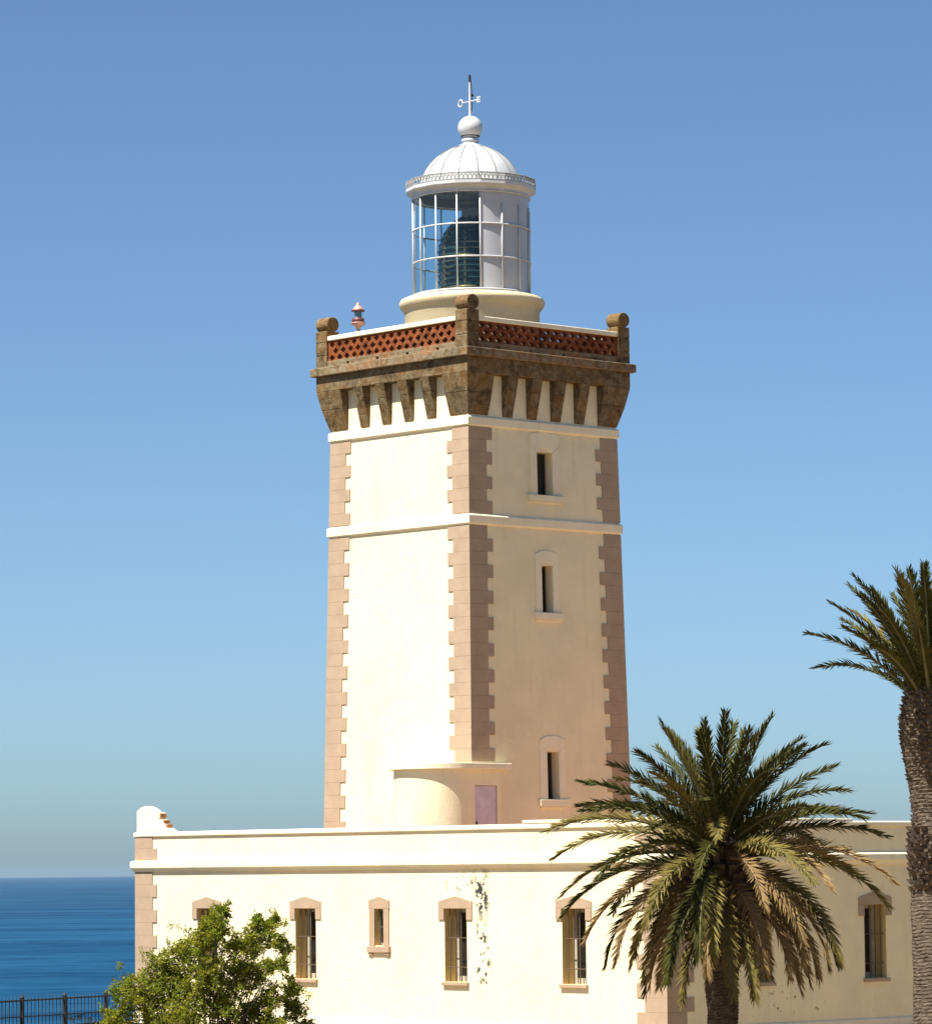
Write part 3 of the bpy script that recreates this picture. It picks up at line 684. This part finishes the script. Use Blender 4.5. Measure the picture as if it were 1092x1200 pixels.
rng = random.Random(11)
palm = tag(empty('palm_tree', (4.76, 75, 0)), 'full date palm with drooping brown lower fronds before the house corner', 'palm tree', 'palm trees in front of the house')
trunk('trunk', palm, [(.36, 0), (.30, .6), (.285, 1.5), (.285, 2.35), (.40, 2.6), (.52, 3.0), (.56, 3.6), (.50, 4.3), (.30, 4.8), (.10, 5.1)], rng, [(2.45, 4.6, .13, 14, .17, .30, .26)], .018, mat='bark_crown_shade')
NF = 100; GA = math.pi * (3 - math.sqrt(5))
for i in range(NF):
    f = (i + .5) / NF; az = i * GA + rng.uniform(-.15, .15)
    e0 = R(85 - 128 * f ** .86 + rng.uniform(-8, 8)); droop = R(14 + 62 * min(1, f * 1.4) + rng.uniform(-8, 16))
    if e0 - droop < R(-84): droop = e0 + R(84)
    L = (2.30 + 1.05 * min(1, f * 2.2)) * rng.uniform(.9, 1.06)
    if f > .5: L *= 1 - .22 * min(1, (f - .5) / .3)
    u = rng.random()
    if f < .42: m = 'frond_green' if u < .85 else 'frond_olive'
    elif f < .76: m = 'frond_green' if u < .36 else ('frond_olive' if u < .68 else 'frond_dead')
    else: m = 'frond_dead' if u < .60 else ('frond_olive' if u < .86 else 'frond_green')
    frond('frond', palm, rng, az, e0, droop, L, .40, .030, [M[m], M['rachis_dry' if m == 'frond_dead' else 'rachis']], rng.uniform(-.5, .5), .14, 4.95 - .95 * f)

rng = random.Random(5)
palm2 = tag(empty('palm_tree', (8.03, 68, 0)), 'tall palm with a thick rough trunk and upright fronds at the right edge', 'palm tree', 'palm trees in front of the house')
trunk('trunk', palm2, [(.56, 0), (.50, .8), (.44, 2.0), (.43, 3.3), (.42, 4.0), (.44, 4.6), (.39, 5.2), (.42, 5.6), (.47, 6.0), (.545, 6.45), (.56, 6.8), (.48, 7.2), (.34, 7.5)], rng,
      [(5.75, 7.45, .075, 26, .10, .055, .06), (3.85, 4.85, .10, 18, .14, .085, .10), (5.05, 5.75, .08, 22, .11, .03, .05)], .012)
for i in range(54):
    f = (i + .5) / 54; az = i * GA + rng.uniform(-.15, .15) + .9
    e0 = R(89 - 45 * f + rng.uniform(-5, 5)); droop = R(6 + 46 * f * f + rng.uniform(-4, 10))
    L = (2.02 + .42 * min(1, f * 2)) * rng.uniform(.88, 1.06)
    u = rng.random(); m = 'frond_green' if u < .95 else 'frond_olive'
    frond('frond', palm2, rng, az, e0, droop, L, .31, .029, [M[m], M['rachis']], rng.uniform(-.5, .5), .16, 7.36 - .35 * f)

# ------------------------------------------------------------------ shrubs
def shrub(root, rng, lobes, twigs, leaves, ls, mats, stem_r=.035):
    st = MB(); lf = MB()
    for (lx, ly, lz, lr) in lobes:
        c = Vector((lx, ly, lz)); b0 = Vector((lx * .18 + rng.uniform(-.1, .1), ly * .2, 0)); mid = b0.lerp(c, .5) + Vector((rng.uniform(-.15, .15), rng.uniform(-.1, .1), .1))
        st.tube([b0, mid, c, c + (c - mid).normalized() * lr * .8], [stem_r, stem_r * .7, stem_r * .35, .006], 5)
        for k in range(int(twigs * (lr / .5) ** 1.5)):
            d = Vector((rng.gauss(0, 1), rng.gauss(0, 1), rng.gauss(.35, .9))).normalized(); o = c + Vector((rng.gauss(0, 1), rng.gauss(0, 1), rng.gauss(0, 1))) * lr * .32
            L = lr * rng.uniform(.45, 1.0) * (1.55 if rng.random() < .07 else 1); e = o + d * L + Vector((0, 0, -.12 * L))
            st.tube([o, (o + e) / 2 + Vector((0, 0, .05 * L)), e], [.007, .005, .002], 3, cap=False)
            mi = 0 if rng.random() < .68 else 1
            for q in range(leaves):
                t = rng.uniform(.1, 1.05); pnt = o.lerp(e, t) + Vector((rng.gauss(0, .035), rng.gauss(0, .035), rng.gauss(0, .035)))
                ld = (d + Vector((rng.gauss(0, .8), rng.gauss(0, .8), rng.gauss(0, .6)))).normalized(); wv = ld.cross(Vector((rng.gauss(0, 1), rng.gauss(0, 1), rng.gauss(0, 1)))).normalized()
                l = ls * rng.uniform(.7, 1.3); w_ = l * .28
                lf.add([pnt, pnt + ld * l * .5 + wv * w_, pnt + ld * l, pnt + ld * l * .5 - wv * w_], [(0, 1, 2, 3)], mi)
    st.build('branch', M['bark_twig'], root); lf.build('foliage', mats, root)
rng = random.Random(3)
bush = tag(empty('shrub', (-5.62, 85, 0)), 'large bright green leafy shrub in front of the left end of the house', 'shrub')
lb = [(-2.0, 1.15, .45), (-1.75, 1.75, .42), (-1.3, 1.75, .55), (-.95, 2.25, .5), (-.5, 2.55, .48), (-.1, 2.85, .45), (.22, 3.1, .36), (.3, 3.45, .22), (.05, 3.25, .25), (.65, 2.75, .36), (1.0, 2.65, .36), (1.35, 2.95, .34), (1.55, 3.2, .25), (1.25, 3.25, .22), (1.75, 2.7, .25), (1.65, 2.3, .3),
      (1.95, 1.8, .3), (2.0, 1.35, .35), (1.5, 1.6, .32), (1.1, 2.05, .4), (.6, 2.15, .5), (.0, 2.1, .6), (-.6, 1.8, .6), (-1.2, 1.2, .6), (.2, 1.5, .6), (-.4, 1.2, .7), (.9, 1.2, .5), (1.5, .95, .45), (2.2, .9, .35), (-1.8, .7, .5), (.4, .7, .7), (-.8, .6, .7), (1.4, .4, .5)]
shrub(bush, rng, [(x - (.17 if x > .9 else 0), rng.uniform(-.6, .6), z, r_ * .94) for x, z, r_ in lb], 58, 50, .062, [M['leaf_a'], M['leaf_b']], .022)
p = FO + FD * 1.45 + FN * .45
sb = tag(empty('low_scrub', (p.x, p.y, -.05)), 'low dark scrub growing just beyond the iron fence on the cliff edge', 'scrub')
shrub(sb, rng, [(-.25, 0, .22, .16), (0, .1, .3, .16), (.3, 0, .2, .18), (.55, .1, .16, .15)], 26, 10, .06, [M['leaf_dark'], M['leaf_dark']], .01)
